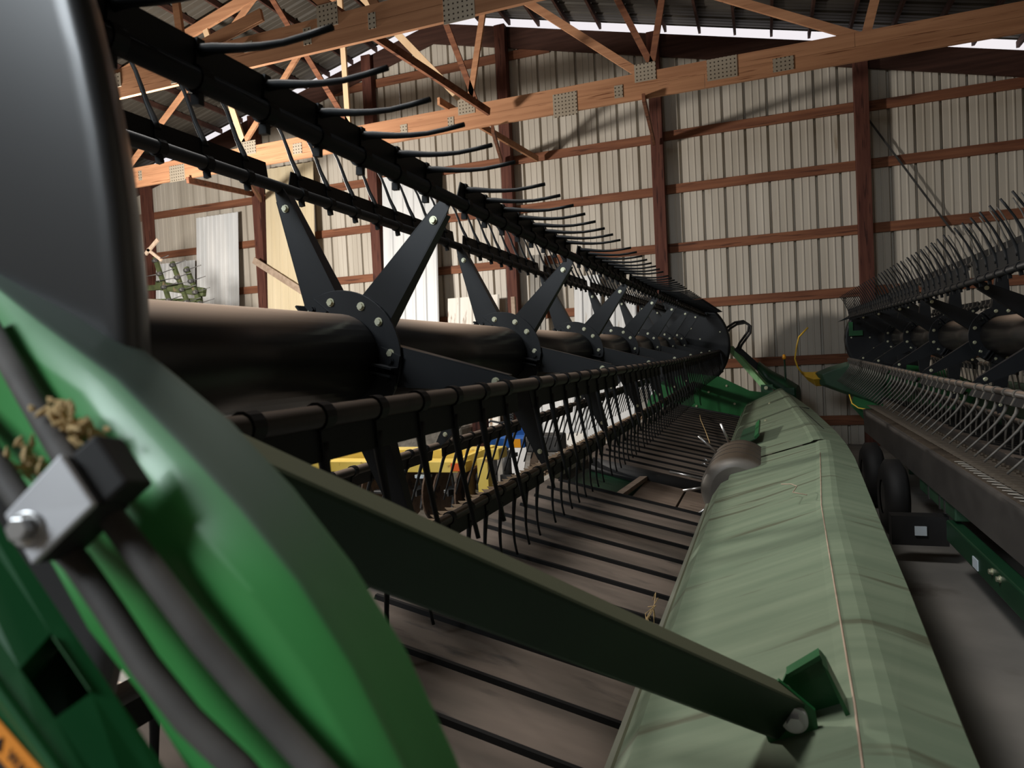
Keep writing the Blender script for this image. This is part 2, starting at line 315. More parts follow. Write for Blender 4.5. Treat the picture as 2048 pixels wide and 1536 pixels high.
while y < WY + .02:                                # roof sheets, ribs running down the slope
    for sgn in (-1, 1):
        x1 = XL - .1 if sgn < 0 else XR + .1
        b = MB(); pr = []
        for j in range(3):
            yy = y + .04 + PIT * j
            pr += [(yy - .04, 0), (yy - .02, .03), (yy + .02, .03), (yy + .04, 0), (yy + .11, 0), (yy + .12, .008), (yy + .13, 0), (yy + .22, 0), (yy + .23, .008), (yy + .24, 0)]
        pr.append((y + 3 * PIT, 0)); pr = [(min(q, WY + .03), d) for q, d in pr]; n = len(pr)
        b.add([(RX, q, RZ + d) for q, d in pr] + [(x1, q, roof(x1) + d) for q, d in pr], [(k, k + 1, n + k + 1, n + k) for k in range(n - 1)])
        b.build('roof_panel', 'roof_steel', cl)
    y += 3 * PIT
x = -.847 - .553 * 28
while x < XR - .1:
    if x > XL + .1 and abs(x - RX) > .15:
        z = roof(x); MB().box(x - .02, x + .02, YF, WY + .05, z - .105, z - .012).build('purlin', 'dark_wood', cl)
    x += .553
MB().box(RX - .18, RX + .18, YF, WY + .05, RZ - .06, RZ - .02).build('ridge_board', 'dark_wood', cl)
for nm, x0, x1 in (('wall_left', XL - .12, XL), ('wall_right', XR, XR + .12)):
    w = MB().box(x0, x1, YF, WY + .05, -H, roof(XL) - .03).build(nm, 'wall_steel', base=((x0 + x1) / 2, 0, -H)); tag(w, kind='structure')
b = MB(); zz = roof(XL) - .03
b.plate([(XL, YF, -H), (XR, YF, -H), (XR, YF, zz), (RX, YF, RZ - .03), (XL, YF, zz)], (0, -.1, 0))
tag(b.build('wall_front', 'wall_steel', base=(RX, YF, -H)), kind='structure')
# ---------------------------------------------------------------- roof trusses
def truss(Y, webs, plates, label):
    t = thing('roof_truss', label, 'truss', (RX, Y, 3.28), 'timber roof trusses' if False else None)
    for k, z0 in enumerate((3.28, 3.447)):
        xs = [XL + .02, -8.3 - 2.1 * k, -.6 + 1.7 * k, XR - .02]
        for a, c in zip(xs[:-1], xs[1:]):
            MB().box(a + .002, c - .002, Y - .022, Y + .022, z0, z0 + .164).build('bottom_chord', 'truss_wood', t)
    for sgn in (-1, 1):
        x1 = XL if sgn < 0 else XR
        a, c = (RX, roof(RX) - .11), (x1, max(roof(x1) - .11, 3.6))
        b = MB().hull8([(a[0], Y - .022, a[1] - .19), (c[0], Y - .022, c[1] - .16), (c[0], Y + .022, c[1] - .16), (a[0], Y + .022, a[1] - .19)],
                       [(a[0], Y - .022, a[1]), (c[0], Y - .022, c[1]), (c[0], Y + .022, c[1]), (a[0], Y + .022, a[1])])
        b.build('top_chord', 'truss_wood', t)
    for (x0, z0), (x1, z1), w, mt in webs:
        # run the web up to the top chord and down to the bottom chord
        if z0 < z1: x0, z0, x1, z1 = x1, z1, x0, z0
        dx = (x0 - x1) / (z0 - z1)
        zb = 3.50; xb = x1 + dx * (zb - z1)
        zt = z0
        for _ in range(30): zt = roof(x1 + dx * (zt - z1)) - .22
        MB().bar((xb, Y + .004, zb), (x1 + dx * (zt - z1), Y + .004, zt), .040, w, up=(1, 0, .3)).build('web', mt, t)
    for (xa, za, xc, zc) in plates:
        cx, cz = (xa + xc) / 2, (za + zc) / 2
        o = MB().box(xa, xc, Y - .029, Y - .023, zc, za).build('nail_plate', 'nail_plate', t)
    return t
D2 = D
webs2 = [((l[0][0], l[0][2]), (l[1][0], l[1][2]), w, mt) for l, w, mt in zip(D['web2'], (.085, .08, .10, .085, .08, .085, .10, .085, .10, .08, .08, .10, .10),
        ('truss_wood', 'old_wood', 'pale_wood', 'pale_wood', 'old_wood', 'truss_wood', 'pale_wood', 'truss_wood', 'truss_wood', 'old_wood', 'old_wood', 'truss_wood', 'truss_wood'))]
webs1 = [((l[0][0], l[0][2]), (l[1][0], l[1][2]), w, 'truss_wood') for l, w in zip(D['web1'], (.09, .13, .09, .09, .11))]
truss(9.24, webs2, [(a[0], a[2], c[0], c[2]) for a, c in D['plate2']], 'nail-plated timber roof truss nearest the far gable wall')
truss(6.28, webs1, [(a[0], a[2], c[0], c[2]) for a, c in D['plate1']], 'timber roof truss with large nail plates, crossing the top of the picture nearest the viewer')
BL = ('long dark diagonal brace running down from the near truss to the far truss', 'pale brace from the far truss down to the gable wall, beside the ridge post',
      'short knee brace from the far truss to the post right of the ridge post', 'short knee brace under the far truss at the ridge post',
      'knee brace from the far truss to the post behind the dark reel bats at left', 'thin stay rising to the far truss over the leaning white sheet')
for (p, q), lb in zip(D['brace'], BL):
    b = MB().bar(p, q, .042, .10).build('roof_brace', 'truss_wood' if 'pale' in lb else 'old_wood', base=tuple(p)); tag(b, lb, 'brace')
MB().bar((1.605, 12.135, 3.40), (2.70, 12.135, 1.53), .008, .028).build('steel_strap', 'iron_dark', wb)
# ---------------------------------------------------------------- pickup reels
EDGES = [.50, 1.80, 3.15, 4.50, 5.85, 7.15, 8.40, 9.65, 10.66]
BEND = lambda y: .010 * max(0, y - 5.2)
TINE = {50: [(0, .045), (.035, .043), (.09, .033), (.165, .026), (.25, .031)],
        110: [(0, .045), (-.010, .075), (-.028, .115), (-.058, .20), (-.104, .285)],
        170: [(-.045, .0), (-.08, -.02), (-.15, -.03), (-.22, -.03), (-.30, -.01)],
        230: [(-.01, -.045), (-.028, -.09), (-.055, -.17), (-.085, -.25), (-.112, -.33)],
        290: [(0, -.045), (-.004, -.09), (-.011, -.17), (-.009, -.245), (.001, -.298)],
        350: [(.0, -.04), (.004, -.085), (.012, -.14), (.023, -.205), (.044, -.305)]}
VANE = {50: (.004, .062), 110: (-.008, .066), 170: (-.06, -.006), 230: (-.014, -.066), 290: (0, -.068), 350: (.002, -.068)}
def smooth(poly, n):
    P = [Vector((p[0], 0, p[1])) for p in poly]; out = []
    P = [P[0] * 2 - P[1]] + P + [P[-1] * 2 - P[-2]]; L = len(P) - 3
    for k in range(n):
        t = k / (n - 1) * L; i = min(int(t), L - 1); t -= i; a, b, c, d = P[i:i + 4]
        q = .5 * ((2 * b) + (c - a) * t + (2 * a - 5 * b + 4 * c - d) * t * t + (3 * b - a - 3 * c + d) * t ** 3)
        out.append((q.x, q.z))
    return out
def reel(root, cx, cz, R, angs, ylo, yhi, tmat, barmat, tubemat, shield_near, individual, tip=None, vmat='black_plastic', fsr=.715):
    bs = BEND
    ed = [e for e in EDGES]
    # centre tube, one length between each pair of spiders
    for a, c in zip(ed[:-1], ed[1:]):
        if c <= ylo: continue
        a = max(a, ylo)
        MB().tube([(cx, a + .005, cz + bs(a)), (cx, c - .005, cz + bs(c))], .134, 40).build('reel_tube', tubemat, root)
    # spiders
    sp0 = None
    for y in ed[1:-1]:
        if y < ylo: continue
        zc = cz + bs(y)
        d = MB().annulus((cx, zc), y, y + .008, .128, .205, 56).build('spider_disc', 'black_paint', root, bevel=.0015)
        for a in angs:
            ar = math.radians(a); u = Vector((math.cos(ar), 0, math.sin(ar))); v = Vector((-math.sin(ar), 0, math.cos(ar)))
            c = Vector((cx, y + .010, zc)); pl = [c + u * .137 + v * .062, c + u * .137 - v * .062, c + u * (R - .035) - v * .021, c + u * (R + .004) - v * .012, c + u * (R + .004) + v * .012, c + u * (R - .035) + v * .021]
            b = MB().plate(pl, (0, .005, 0))
            for s in (-1, 1):                    # folded flanges along both edges
                p, q = c + u * .16 + v * s * .060, c + u * (R - .04) + v * s * .0205
                n = v * s * .003
                b.plate([p, q, q + Vector((0, .030, 0)), p + Vector((0, .055, 0))], n)
            b.build('spider_arm', 'black_paint', d)
            for s in (-.22, .22):
                w = Vector((math.cos(ar + s), 0, math.sin(ar + s)))
                MB().hexhead(Vector((cx, y, zc)) + w * .172, (0, -1, 0), .0095, .010).build('spider_bolt', 'zinc', d)
            MB().hexhead(Vector((cx, y + .010, zc)) + u * (R - .075), (0, -1, 0), .009, .010).build('spider_bolt', 'zinc', d)
        for a in (128, -14, 57 + 180):            # clamp lugs where the disc halves meet
            ar = math.radians(a); u = Vector((math.cos(ar), 0, math.sin(ar))); v = Vector((-math.sin(ar), 0, math.cos(ar)))
            c = Vector((cx, y - .002, zc)); b = MB()
            for s in (-1, 1):
                p = c + u * .134 + v * s * .008; q = c + u * .200 + v * s * .008
                b.plate([p, q, q + v * s * .040, p + v * s * .055], (0, -.006, 0))
                b.plate([p, q, q + Vector((0, -.045, 0)), p + Vector((0, -.045, 0))], v * s * .006)
                b.hexhead(c + u * .172 + v * s * .028 + Vector((0, -.006, 0)), (0, -1, 0), .009, .009)
            b.build('clamp_lug', 'black_paint', d)
    # bats with their vanes and tines
    segs = [(a, c) for a, c in zip(ed[:-1], ed[1:])]
    for a in angs:
        ar = math.radians(a); bx, bz = cx + R * math.cos(ar), cz + R * math.sin(ar)
        ky = min(TINE, key=lambda q: abs((q - a + 180) % 360 - 180)); ex = a - ky
        if tip and a in tip: poly, vv = tip[a]
        else: poly, vv = TINE[ky], VANE[ky]
        near = max(ylo, .5); ys = [near] + [y for y in (5.2,) if y > near] + [yhi]
        bat = MB().tube([(bx, y, bz + bs(y)) for y in ys], .0178, 14).build('reel_bat', 'bar_black' if math.sin(ar) > .3 else barmat, root)
        vn = Vector((vv[0], 0, vv[1])); sdv = vn.cross(Vector((0, 1, 0))).normalized() * .003
        for p, q in segs:
            if q <= ylo + .1: continue
            p2 = max(p + .06, ylo); q2 = min(q - .03, yhi)
            A = Vector((bx, p2, bz + bs(p2))); B = Vector((bx, q2, bz + bs(q2)))
            MB().plate([A - sdv * .5, A + vn - sdv * .5 + Vector((0, .03, 0)), B + vn - sdv * .5, B - sdv * .5], sdv).build('bat_vane', vmat, bat)
        # one tine: a split clip round the bat, a flat root and a tapering curved finger
        def tine_mesh(b, y):
            z = bs(y); c = (bx, bz + z)
            b.annulus(c, y - .012, y + .012, .0180, .0225, 14)
            if math.sin(ar) > .3: b.bar(Vector((bx, y - .003, bz + z)) - vn.normalized() * .022, Vector((bx, y - .003, bz + z)) - vn.normalized() * .040, .016, .012, up=(0, 1, 0))
            pts = [(bx + px, y, bz + z + pz) for px, pz in smooth(poly, 9)]
            u0 = Vector(pts[0])
            b.bar(Vector((bx, y, bz + z)) + vn * .30, Vector((bx, y, bz + z)) + vn * 1.02, .022, .013, up=sdv.normalized(), w2=.016, h2=.012)
            b.tube(pts, [.0108 - .0056 * min(1, k / 6) ** .8 for k in range(len(pts))], 7)
            return b
        first = None; stuff = MB(); n_st = 0
        for p, q in segs:
            k0 = 0 if p > .6 else 1
            for k in range(8):
                y = p + .126 + .157 * k if p > .6 else q - .126 - .157 * k
                if y < ylo or y > yhi - .03 or y > q - .02 or (p < .6 and y < .56): continue
                if a in individual:
                    if first is None:
                        first = tine_mesh(MB(), y).build('reel_tine', 'black_plastic' if math.sin(ar) > .3 else tmat, bat); fy = y
                    else: dup(first, bat, 0, y - fy, bs(y) - bs(fy))
                else: tine_mesh(stuff, y); n_st += 1
        if n_st: tag(stuff.build('tine_row', tmat, bat), kind='stuff')
    # end shields
    for y, do in ((.345, shield_near), (10.72, True)):
        if not do: continue
        zc = cz + bs(y) + (.03 if y < 1 else 0); b = MB(); n = 96; r = .715 if y < 1 else fsr
        prof = ((.04, .345), (.786, .345), (.790, .345), (.798, .3455), (.804, .348), (.807, .353), (.806, .358), (.785, .386), (.783, .388), (.78, .388), (.785, .36), (.04, .357))
        rings = []
        for (rr, yy) in prof if y < 1 else ((.04, y), (r - .036, y), (r - .032, y), (r - .018, y + .003), (r - .007, y + .010), (r, y + .024), (r, y + .028), (r, y + .060), (r, y + .062), (r - .012, y + .062), (r - .012, y + .03), (.04, y + .012)):
            rings.append([(cx + rr * math.cos(2 * math.pi * k / n), yy, zc + rr * math.sin(2 * math.pi * k / n)) for k in range(n)])
        b.loft(rings, caps=False, smooth=True)
        sh = b.build('end_shield', 'shield_paint' if y < 1 else 'black_paint', root)
        bo = MB()
        for k in range(9):
            an = 2 * math.pi * k / 9 + .3
            for rr in (r * .84, r * .42): bo.hexhead((cx + rr * math.cos(an), y, zc + rr * math.sin(an)), (0, -1, 0), .008, .008)
        if y > 1: tag(bo.build('shield_bolt', 'zinc', sh), kind='stuff'); MB().tube([(cx, y - .05, zc), (cx, y + .05, zc)], .05, 20).build('axle_hub', 'iron_dark', sh)
    return root
# ---------------------------------------------------------------- draper headers
deck = lambda x: -.78 - .23 * (x + 1.27)
def header(label, dx, ylo, main):
    root = thing('draper_header', label, 'harvester header', (dx - .6, 5.0, -1.35))
    X = lambda x: x + dx
    cov = 'cover_dust_shadow'
    def belt(y0, y1, n0, step):
        b = MB(); x0, x1 = -1.335, -.36
        ring = lambda x: [(X(x), y0, deck(x)), (X(x), y1 - .02, deck(x)), (X(x), y1 + .02, deck(x) - .015), (X(x), y1 + .035, deck(x) - .05), (X(x), y1 + .02, deck(x) - .085), (X(x), y0, deck(x) - .09)] if n0 > 0 else \
               [(X(x), y1, deck(x)), (X(x), y0 + .03, deck(x)), (X(x), y0 - .01, deck(x) - .012), (X(x), y0 - .035, deck(x) - .055), (X(x), y0 - .01, deck(x) - .10), (X(x), y1, deck(x) - .105)]
        xs = [x0, -1.0, -.7, x1]
        b.loft([ring(x) for x in xs], smooth=False)
        bl = b.build('draper_belt', 'belt', root)
        y = n0 if n0 > 0 else -n0
        first = None
        while y0 - .01 < y < y1 + .02:
            if first is None:
                s = MB(); xa, xb = -1.272, -.385
                dn = Vector((.23, 0, 1)).normalized() * .014
                p = Vector((X(xa), y, deck(xa))); q = Vector((X(xb), y, deck(xb)))
                w, t = Vector((0, .0125, 0)), Vector((0, .007, 0))
                s.hull8([p - w, q - w, q + w, p + w], [p - t + dn, q - t + dn, q + t + dn, p + t + dn])
                # tapered ends
                first = s.build('belt_slat', 'belt_slat', bl); fy = y
            else: dup(first, bl, 0, y - fy, 0)
            y += -step if n0 > 0 else step
        return bl
    belt(ylo, 4.315, 4.262, .2475)
    belt(5.33, 10.40, -5.42, .2475)
    # rollers at the inner ends of both belts
    for y, r in ((4.285, .040), (5.335, .072)):
        MB().tube([(X(-1.31), y, deck(-1.31) - .012 - r), (X(-.38), y, deck(-.38) - .012 - r)], r, 18).build('belt_roller', 'black_rubber', root)
    # centre floor: narrow feed belt made of plates, and its side rails
    cz = lambda x: deck(x) - .085
    for i, (xa, xb) in enumerate(((-.88, -.60), (-.585, -.43))):
        b = MB(); b.hull8([(X(xa), 4.30, cz(xa) - .02), (X(xb), 4.30, cz(xb) - .02), (X(xb), 5.34, cz(xb) - .02), (X(xa), 5.34, cz(xa) - .02)], [(X(xa), 4.30, cz(xa)), (X(xb), 4.30, cz(xb)), (X(xb), 5.34, cz(xb)), (X(xa), 5.34, cz(xa))])
        b.build('feed_belt_plate', 'feed_belt', root)
    MB().bar((X(-.96), 4.30, cz(-.96) + .012), (X(-.90), 5.30, cz(-.90) + .012), .055, .03).build('feed_rail', 'feed_belt', root)
    b = MB(); b.hull8([(X(-1.36), 4.30, cz(-1.36) - .06), (X(-.40), 4.30, cz(-.40) - .06), (X(-.40), 5.36, cz(-.40) - .06), (X(-1.36), 5.36, cz(-1.36) - .06)], [(X(-1.36), 4.30, cz(-1.36) - .035), (X(-.40), 4.30, cz(-.40) - .035), (X(-.40), 5.36, cz(-.40) - .035), (X(-1.36), 5.36, cz(-1.36) - .035)])
    b.build('center_floor', 'green_dark', root)
    # cutterbar: worn ramp, knife back, guards, skid plate
    zs = -.89 if main else -.80
    cend = 10.45 if main else 9.35
    for a, c in ((ylo, 3.3), (3.305, 6.6), (6.605, cend)):
        MB().hull8([(X(-1.40), a, -.80), (X(-1.338), a, -.80), (X(-1.338), c, -.80), (X(-1.40), c, -.80)], [(X(-1.40), a, -.772), (X(-1.338), a, -.768), (X(-1.338), c, -.768), (X(-1.40), c, -.772)]).build('cutterbar_ramp', 'worn_steel' if main else 'skid_plate', root)
        (MB().box(X(-1.50), X(-1.40), a, c, -.875, -.835) if main else MB().box(X(-1.675), X(-1.40), a, c, -.83, -.795)).build('knife_bar', 'iron_dark' if main else 'guard_dusty', root)
        MB().hull8([(X(-1.70), a, zs), (X(-1.66), a, zs + .005), (X(-1.66), c, zs + .005), (X(-1.70), c, zs)][::-1], [(X(-1.69), a, -1.07), (X(-1.65), a, -1.09), (X(-1.65), c, -1.09), (X(-1.69), c, -1.07)][::-1]).build('skid_plate', 'skid_plate', root)
    first = None; y = ylo + .05
    while y < cend - .05:
        if first is None:
            g = MB(); z = -.808 if main else -.775
            sec = lambda x, w, h, zz: [(x, y - w, zz), (x, y, zz - h * .6), (x, y + w, zz), (x, y + w * .6, zz + h), (x, y - w * .6, zz + h)]
            g.loft([sec(X(-1.50), .022, .016, z), sec(X(-1.56), .018, .022, z + .002), sec(X(-1.62), .014, .018, z + .010), sec(X(-1.655), .008, .009, z + .018), sec(X(-1.668), .003, .003, z + .026)])
            g.hexhead((X(-1.46), y, z), (0, 0, 1), .011, .012)
            first = g.build('knife_guard', 'guard_iron' if main else 'guard_dusty', root); fy = y
        else: dup(first, root, 0, y - fy, 0)
        y += .0875
    if not main:                                 # polished knife sections between the guards
        first = None; y = ylo + .094
        while y < 5.2:
            if first is None:
                first = MB().plate([(X(-1.60), y - .036, -.792), (X(-1.60), y + .036, -.792), (X(-1.668), y, -.788)], (0, 0, .004)).build('knife_section', 'worn_steel', root); fy = y
            else: dup(first, root, 0, y - fy)
            y += .0875
    # backsheet and top cover in two lengths
    def cover(st, name='back_cover'):
        rings = []
        for (y, cut, c1, rr) in st:
            if cut: lo = [(-.235, -.80), (-.238, -.79), (-.24, -.78), (-.239, -.772), (-.235, -.765), (-.225, -.757)]
            else: lo = [(-.365, -.99), (-.376, -.955), (-.352, -.905), (-.338, -.908), (-.326, -.85), (-.275, -.777)]
            f = [(c1 - .02, -.612), (c1, -.600), (c1 + .04, -.594), (c1 + .062, -.596)]
            r = [(rr, -.628), (rr + .012, -.66), (rr - .03, -1.08)]
            rings.append([(X(p[0]), y, p[1]) for p in lo + f + r])
        b = MB().loft(rings, closed=False, caps=False, smooth=False)
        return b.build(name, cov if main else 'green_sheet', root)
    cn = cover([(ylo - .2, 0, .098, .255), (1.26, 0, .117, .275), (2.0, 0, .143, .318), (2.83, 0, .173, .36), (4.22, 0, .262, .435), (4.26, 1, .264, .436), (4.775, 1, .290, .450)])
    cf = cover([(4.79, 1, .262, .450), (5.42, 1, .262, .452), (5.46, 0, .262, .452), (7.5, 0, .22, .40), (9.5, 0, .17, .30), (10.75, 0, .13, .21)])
    if main:
        MB().tube([(X(x), y, z) for x, y, z in ((.098, .9, -.599), (.117, 1.26, -.599), (.143, 2.0, -.599), (.173, 2.83, -.599), (.262, 4.22, -.599))], .0022, 6).build('crease_seam', 'grey_wood', cn)
        MB().bar((X(-.352), ylo - .2, -.905), (X(-.352), 4.2, -.905), .022, .022).build('edge_trim', 'cover_back', cn)
        MB().bar((X(-.338), ylo - .2, -.897), (X(-.338), 4.2, -.897), .020, .016).build('edge_channel', 'olive_beam', cn)
        for a, c in (((-.15 + .0), 0),):
            pass
        # window with green frame beside the drum
        b = MB(); n = Vector((-.40, 0, .917))
        P = [Vector((X(-.22), 5.46, -.752)), Vector((X(-.09), 5.50, -.700)), Vector((X(-.085), 6.15, -.660)), Vector((X(-.19), 6.15, -.70))]
        P = [p + n * .022 for p in P]
        b.plate(P, n * .006); b.build('window_plate', 'green_dark', cf)
        b = MB(); b.plate([P[1], P[2], P[2] + Vector((.03, 0, .03)), P[1] + Vector((.03, 0, .03))], n * .02); b.build('window_flange', 'green_paint', cf)
        b = MB(); q = [Vector((X(-.02), 6.6, -.66)), Vector((X(.02), 8.2, -.628))]
        for p in q: b.hexhead(p + n * .01, n, .012, .012)
        tag(b.build('cover_bolt', 'zinc', cf), kind='stuff')
        b = MB(); b.bar((X(.285), 7.4, -.600), (X(.375), 7.4, -.617), .012, .01); b.bar((X(.285), 7.4, -.600), (X(.37), 5.5, -.612), .007, .01); b.build('cover_seam', 'belt_slat', cf)
    # feed drum with retracting fingers
    if main:
        dc = (X(-.20), -.865); b = MB()
        rings = []
        for (y, r) in ((4.42, .15), (4.44, .20), (4.48, .215), (5.25, .215), (5.29, .20), (5.31, .15)):
            rings.append([(dc[0] + r * math.cos(2 * math.pi * k / 36), y, dc[1] + r * math.sin(2 * math.pi * k / 36)) for k in range(36)])
        b.loft(rings, smooth=True); dr = b.build('feed_drum', 'drum_grey', root)
        for y, an, l in ((4.6, 168, .22), (4.75, 190, .15), (5.05, 135, .17), (5.2, 110, .15), (4.55, 215, .14), (4.9, 150, .05), (4.92, 158, .05)):
            u = Vector((math.cos(math.radians(an)), 0, math.sin(math.radians(an)))); c = Vector((dc[0], y, dc[1]))
            MB().tube([c + u * .21, c + u * (.21 + l)], .009, 8).build('drum_finger', 'steel_bright', dr)
        b = MB()
        for k in range(4): b.annulus(dc, 4.62 + .2 * k, 4.63 + .2 * k, .21, .2165, 36)
        b.build('drum_seam', 'iron_dark', dr)
    # end sheets
    ex = [(-1.72, -.84), (-1.66, -.66), (-1.45, -.42), (-1.09, -.31), (-.64, -.385), (-.24, -.60), (.12, -.66), (.15, -1.12), (-1.5, -1.12)]
    es = MB().plate([(X(x), 10.46, z) for x, z in ex], (0, .03, 0)).build('end_sheet', 'green_paint', root)
    b = MB().plate([(X(-1.36), 10.44, deck(-1.36) + .03), (X(-.36), 10.44, deck(-.36) + .03), (X(-.36), 10.44, deck(-.36) - .05), (X(-1.36), 10.44, deck(-1.36) - .05)], (0, -.05, 0)).build('end_rail', 'black_rubber', es)
    b = MB()
    for x, z in ((-.98, -.80), (-.55, -.52), (-.80, -.60), (-.45, -.78)): b.hexhead((X(x), 10.46, z), (0, -1, 0), .012, .012)
    b.build('end_bolt', 'zinc', es)
    # frame below: main tube, legs
    MB().box(X(.02), X(.20), ylo, 10.4, -1.30, -1.12).build('frame_tube', 'green_dark', root)
    first = None
    for k, y in enumerate((1.4, 2.9, 4.4, 5.9, 7.4, 8.9, 10.2)):
        if y < ylo: continue
        if first is None: first = MB().bar((X(-1.40), y, -.93), (X(.05), y, -1.16), .06, .09).build('frame_arm', 'green_dark', root); fy = y
        else: dup(first, root, 0, y - fy)
    return root, cn
DX2 = 2.77
hd, cn1 = header('green header with dusty pale back cover and slatted belts, filling the middle and lower right', 0.0, 1.0, True)
hd2, cn2 = header('second header at the right edge, seen from its knife with a grey skid strip', DX2, 2.5, False)
X2 = lambda x: x + DX2
CX, CZ, RR = -1.20, .030, .575
reel(hd, CX, CZ, RR, (49, 110, 170, 230, 290, 350), .47, 10.66,
     'black_plastic', 'bar_dust', 'tube_paint', True, (49, 110, 290, 350))
T2 = {208: ([(.0, -.04), (-.010, -.085), (-.048, -.145), (-.11, -.212), (-.178, -.282)], (-.025, -.05)),
      148: ([(-.005, .05), (-.012, .085), (-.03, .135), (-.062, .205), (-.112, .285)], (-.008, .10)),
      268: (TINE[290], VANE[290]), 328: (TINE[350], VANE[350]), 28: (TINE[50], VANE[50]), 88: (TINE[110], VANE[110])}
reel(hd2, CX + DX2, CZ - .03, RR, (28, 88, 148, 208, 268, 328), 2.6, 10.66,
     'grey_plastic', 'bar_dust', 'tube_paint', False, (148, 208), T2, 'black_plastic', .545)
# stands and wheels that carry both headers
for hx, r_, lo in ((0, hd, 1.6), (DX2, hd2, 4.2)):
    for y in (lo, 9.4):
        MB().bar((hx + .1, y, -1.28), (hx + .1, y, -H + .02), .07, .07, up=(1, 0, 0)).build('stand_leg', 'green_dark', r_)
        MB().box(hx - .05, hx + .25, y - .12, y + .12, -H, -H + .025).build('stand_foot', 'iron_dark', r_)
        MB().bar((hx - 1.2, y, -1.0), (hx - 1.2, y, -H + .01), .05, .05, up=(1, 0, 0)).build('stand_leg', 'green_dark', r_)
def wheel(x, y, label):
    t = thing('gauge_wheel', label, 'wheel', (x, y, -H)); r = .31
    b = MB(); rings = []
    for (rr, dx) in ((.14, -.085), (.24, -.09), (r, -.05), (r, .05), (.24, .09), (.14, .085)):
        rings.append([(x + dx, y + rr * math.cos(2 * math.pi * k / 32), -H + r + rr * math.sin(2 * math.pi * k / 32)) for k in range(32)])
    b.loft(rings, caps=False, smooth=True); b.build('tyre', 'black_rubber', t)
    b = MB(); b.tube([(x - .075, y, -H + r), (x + .075, y, -H + r)], .145, 24); b.build('rim', 'yellow_paint' if 'yellow' in label else 'iron_dark', t)
    return t
wheel(.93, 7.6, 'dark tyre in the gap between the two headers, farther of two')
wheel(.95, 6.5, 'dark tyre under the skid strip of the second header, nearer of two')
gb = MB().box(1.10, 1.24, 5.15, 6.25, -1.18, -1.02).build('transport_bracket', 'green_sheet', hd2, bevel=.01)
for y in (5.4, 5.55, 5.9): MB().box(1.095, 1.245, y, y + .03, -1.185, -1.012).build('bracket_strap', 'iron_dark', gb)
# crop divider with yellow nose on the second header
P = D['m2nose']
b = MB(); y0, y1 = 10.5, 10.85
pts = [(.628, -.382), (.80, -.312), (1.012, -.253), (1.228, -.25), (1.50, -.35), (1.55, -.80), (1.423, -.87), (.998, -.694), (.686, -.558)]
cxm, czm = 1.05, -.5
rings = []
for (y, k) in ((10.40, .82), (10.48, .97), (10.56, 1.0), (10.80, .95), (10.9, .78)):
    rings.append([(cxm + (x - cxm) * k, y, czm + (z - czm) * k) for x, z in pts])
b.loft(rings); dv = b.build('crop_divider', 'green_sheet', hd2, bevel=.012)
b = MB(); rings = []
for (x, z, hw, hz) in ((.70, -.465, .17, .10), (.60, -.47, .16, .095), (.50, -.43, .09, .06), (.44, -.375, .02, .02)):
    rings.append([(x, 10.62 - hw, z), (x, 10.62, z + hz), (x, 10.62 + hw, z), (x + .04, 10.62, z - hz * 1.1)])
b.loft(rings, smooth=False); b.build('nose_tip', 'yellow_tip', dv)
b = MB().tube([(.55, 10.45, .245), (.43, 10.45, .12), (.395, 10.45, -.02), (.370, 10.45, -.175), (.40, 10.46, -.29), (.47, 10.5, -.40)], .011, 8); b.build('divider_rod', 'yellow_tip', dv)
b = MB().tube([(1.02, 10.3, -.68), (1.05, 10.3, -.80), (1.12, 10.25, -.86), (1.25, 10.1, -.88)], .008, 8); b.build('divider_rod', 'yellow_tip', dv)
MB().plate([(1.08, 10.66, .29), (1.08, 10.66, .10), (1.25, 10.66, .10), (1.25, 10.66, .17), (1.13, 10.66, .17), (1.13, 10.66, .29)], (0, .03, 0)).build('shield_bracket', 'green_paint', hd2)
MB().plate([(X2(-1.83), 10.70, .30), (X2(-1.50), 10.70, .38), (X2(-.95), 10.70, .56), (X2(-.95), 10.70, .74), (X2(-1.30), 10.70, .62), (X2(-1.60), 10.70, .42)], (0, .02, 0)).build('shield_wing', 'black_paint', hd2)
# white tag, hoses and frame parts beneath the second header
b = MB().box(.945, 1.02, 5.585, 5.595, -1.385, -1.32); o = b.build('identification_tag', 'tag_white', base=(.98, 5.59, -1.385)); tag(o, 'small white tag on the dark axle under the second header', 'tag')
MB().box(.80, 1.16, 5.60, 5.72, -1.46, -1.25).build('axle_bracket', 'black_rubber', hd2)
lr = MB().box(1.08, 1.16, 2.5, 5.3, -1.34, -1.20).build('lower_rail', 'green_dark', hd2, bevel=.01)
for y in (3.55, 4.55): MB().box(1.074, 1.08, y, y + .10, -1.32, -1.26).build('rail_tag', 'tag_white', lr)
for y in (4.15, 4.28): MB().hexhead((1.08, y, -1.24), (-1, 0, 0), .014, .02).build('rail_bolt', 'zinc', lr)
# reel arms
a1 = MB().bar((.005, 1.24, -.617), (-.505, .465, -.062), .050, .080, up=(0, -.55, 1)).build('reel_arm', 'olive_beam', hd, bevel=.006)
tag(a1, 'olive green box arm crossing the belts in the foreground')
b = MB(); b.plate([(-.045, 1.222, -.592), (.0, 1.222, -.555), (.055, 1.222, -.60), (.058, 1.222, -.628), (.01, 1.222, -.672), (-.02, 1.222, -.662)], (0, .010, 0)); b.build('arm_eye', 'green_paint', a1)
b = MB(); b.tube([(.022, 1.222, -.612), (.022, 1.205, -.612)], .021, 20, smooth=False); b.tube([(.022, 1.205, -.612), (.022, 1.19, -.612)], .0125, 6, smooth=False); b.build('pivot_bolt', 'clamp_zinc', a1)
br = MB(); PB = [(-.012, -.627), (.015, -.565), (.069, -.526), (.078, -.538), (.115, -.622), (.033, -.662), (-.008, -.676)]
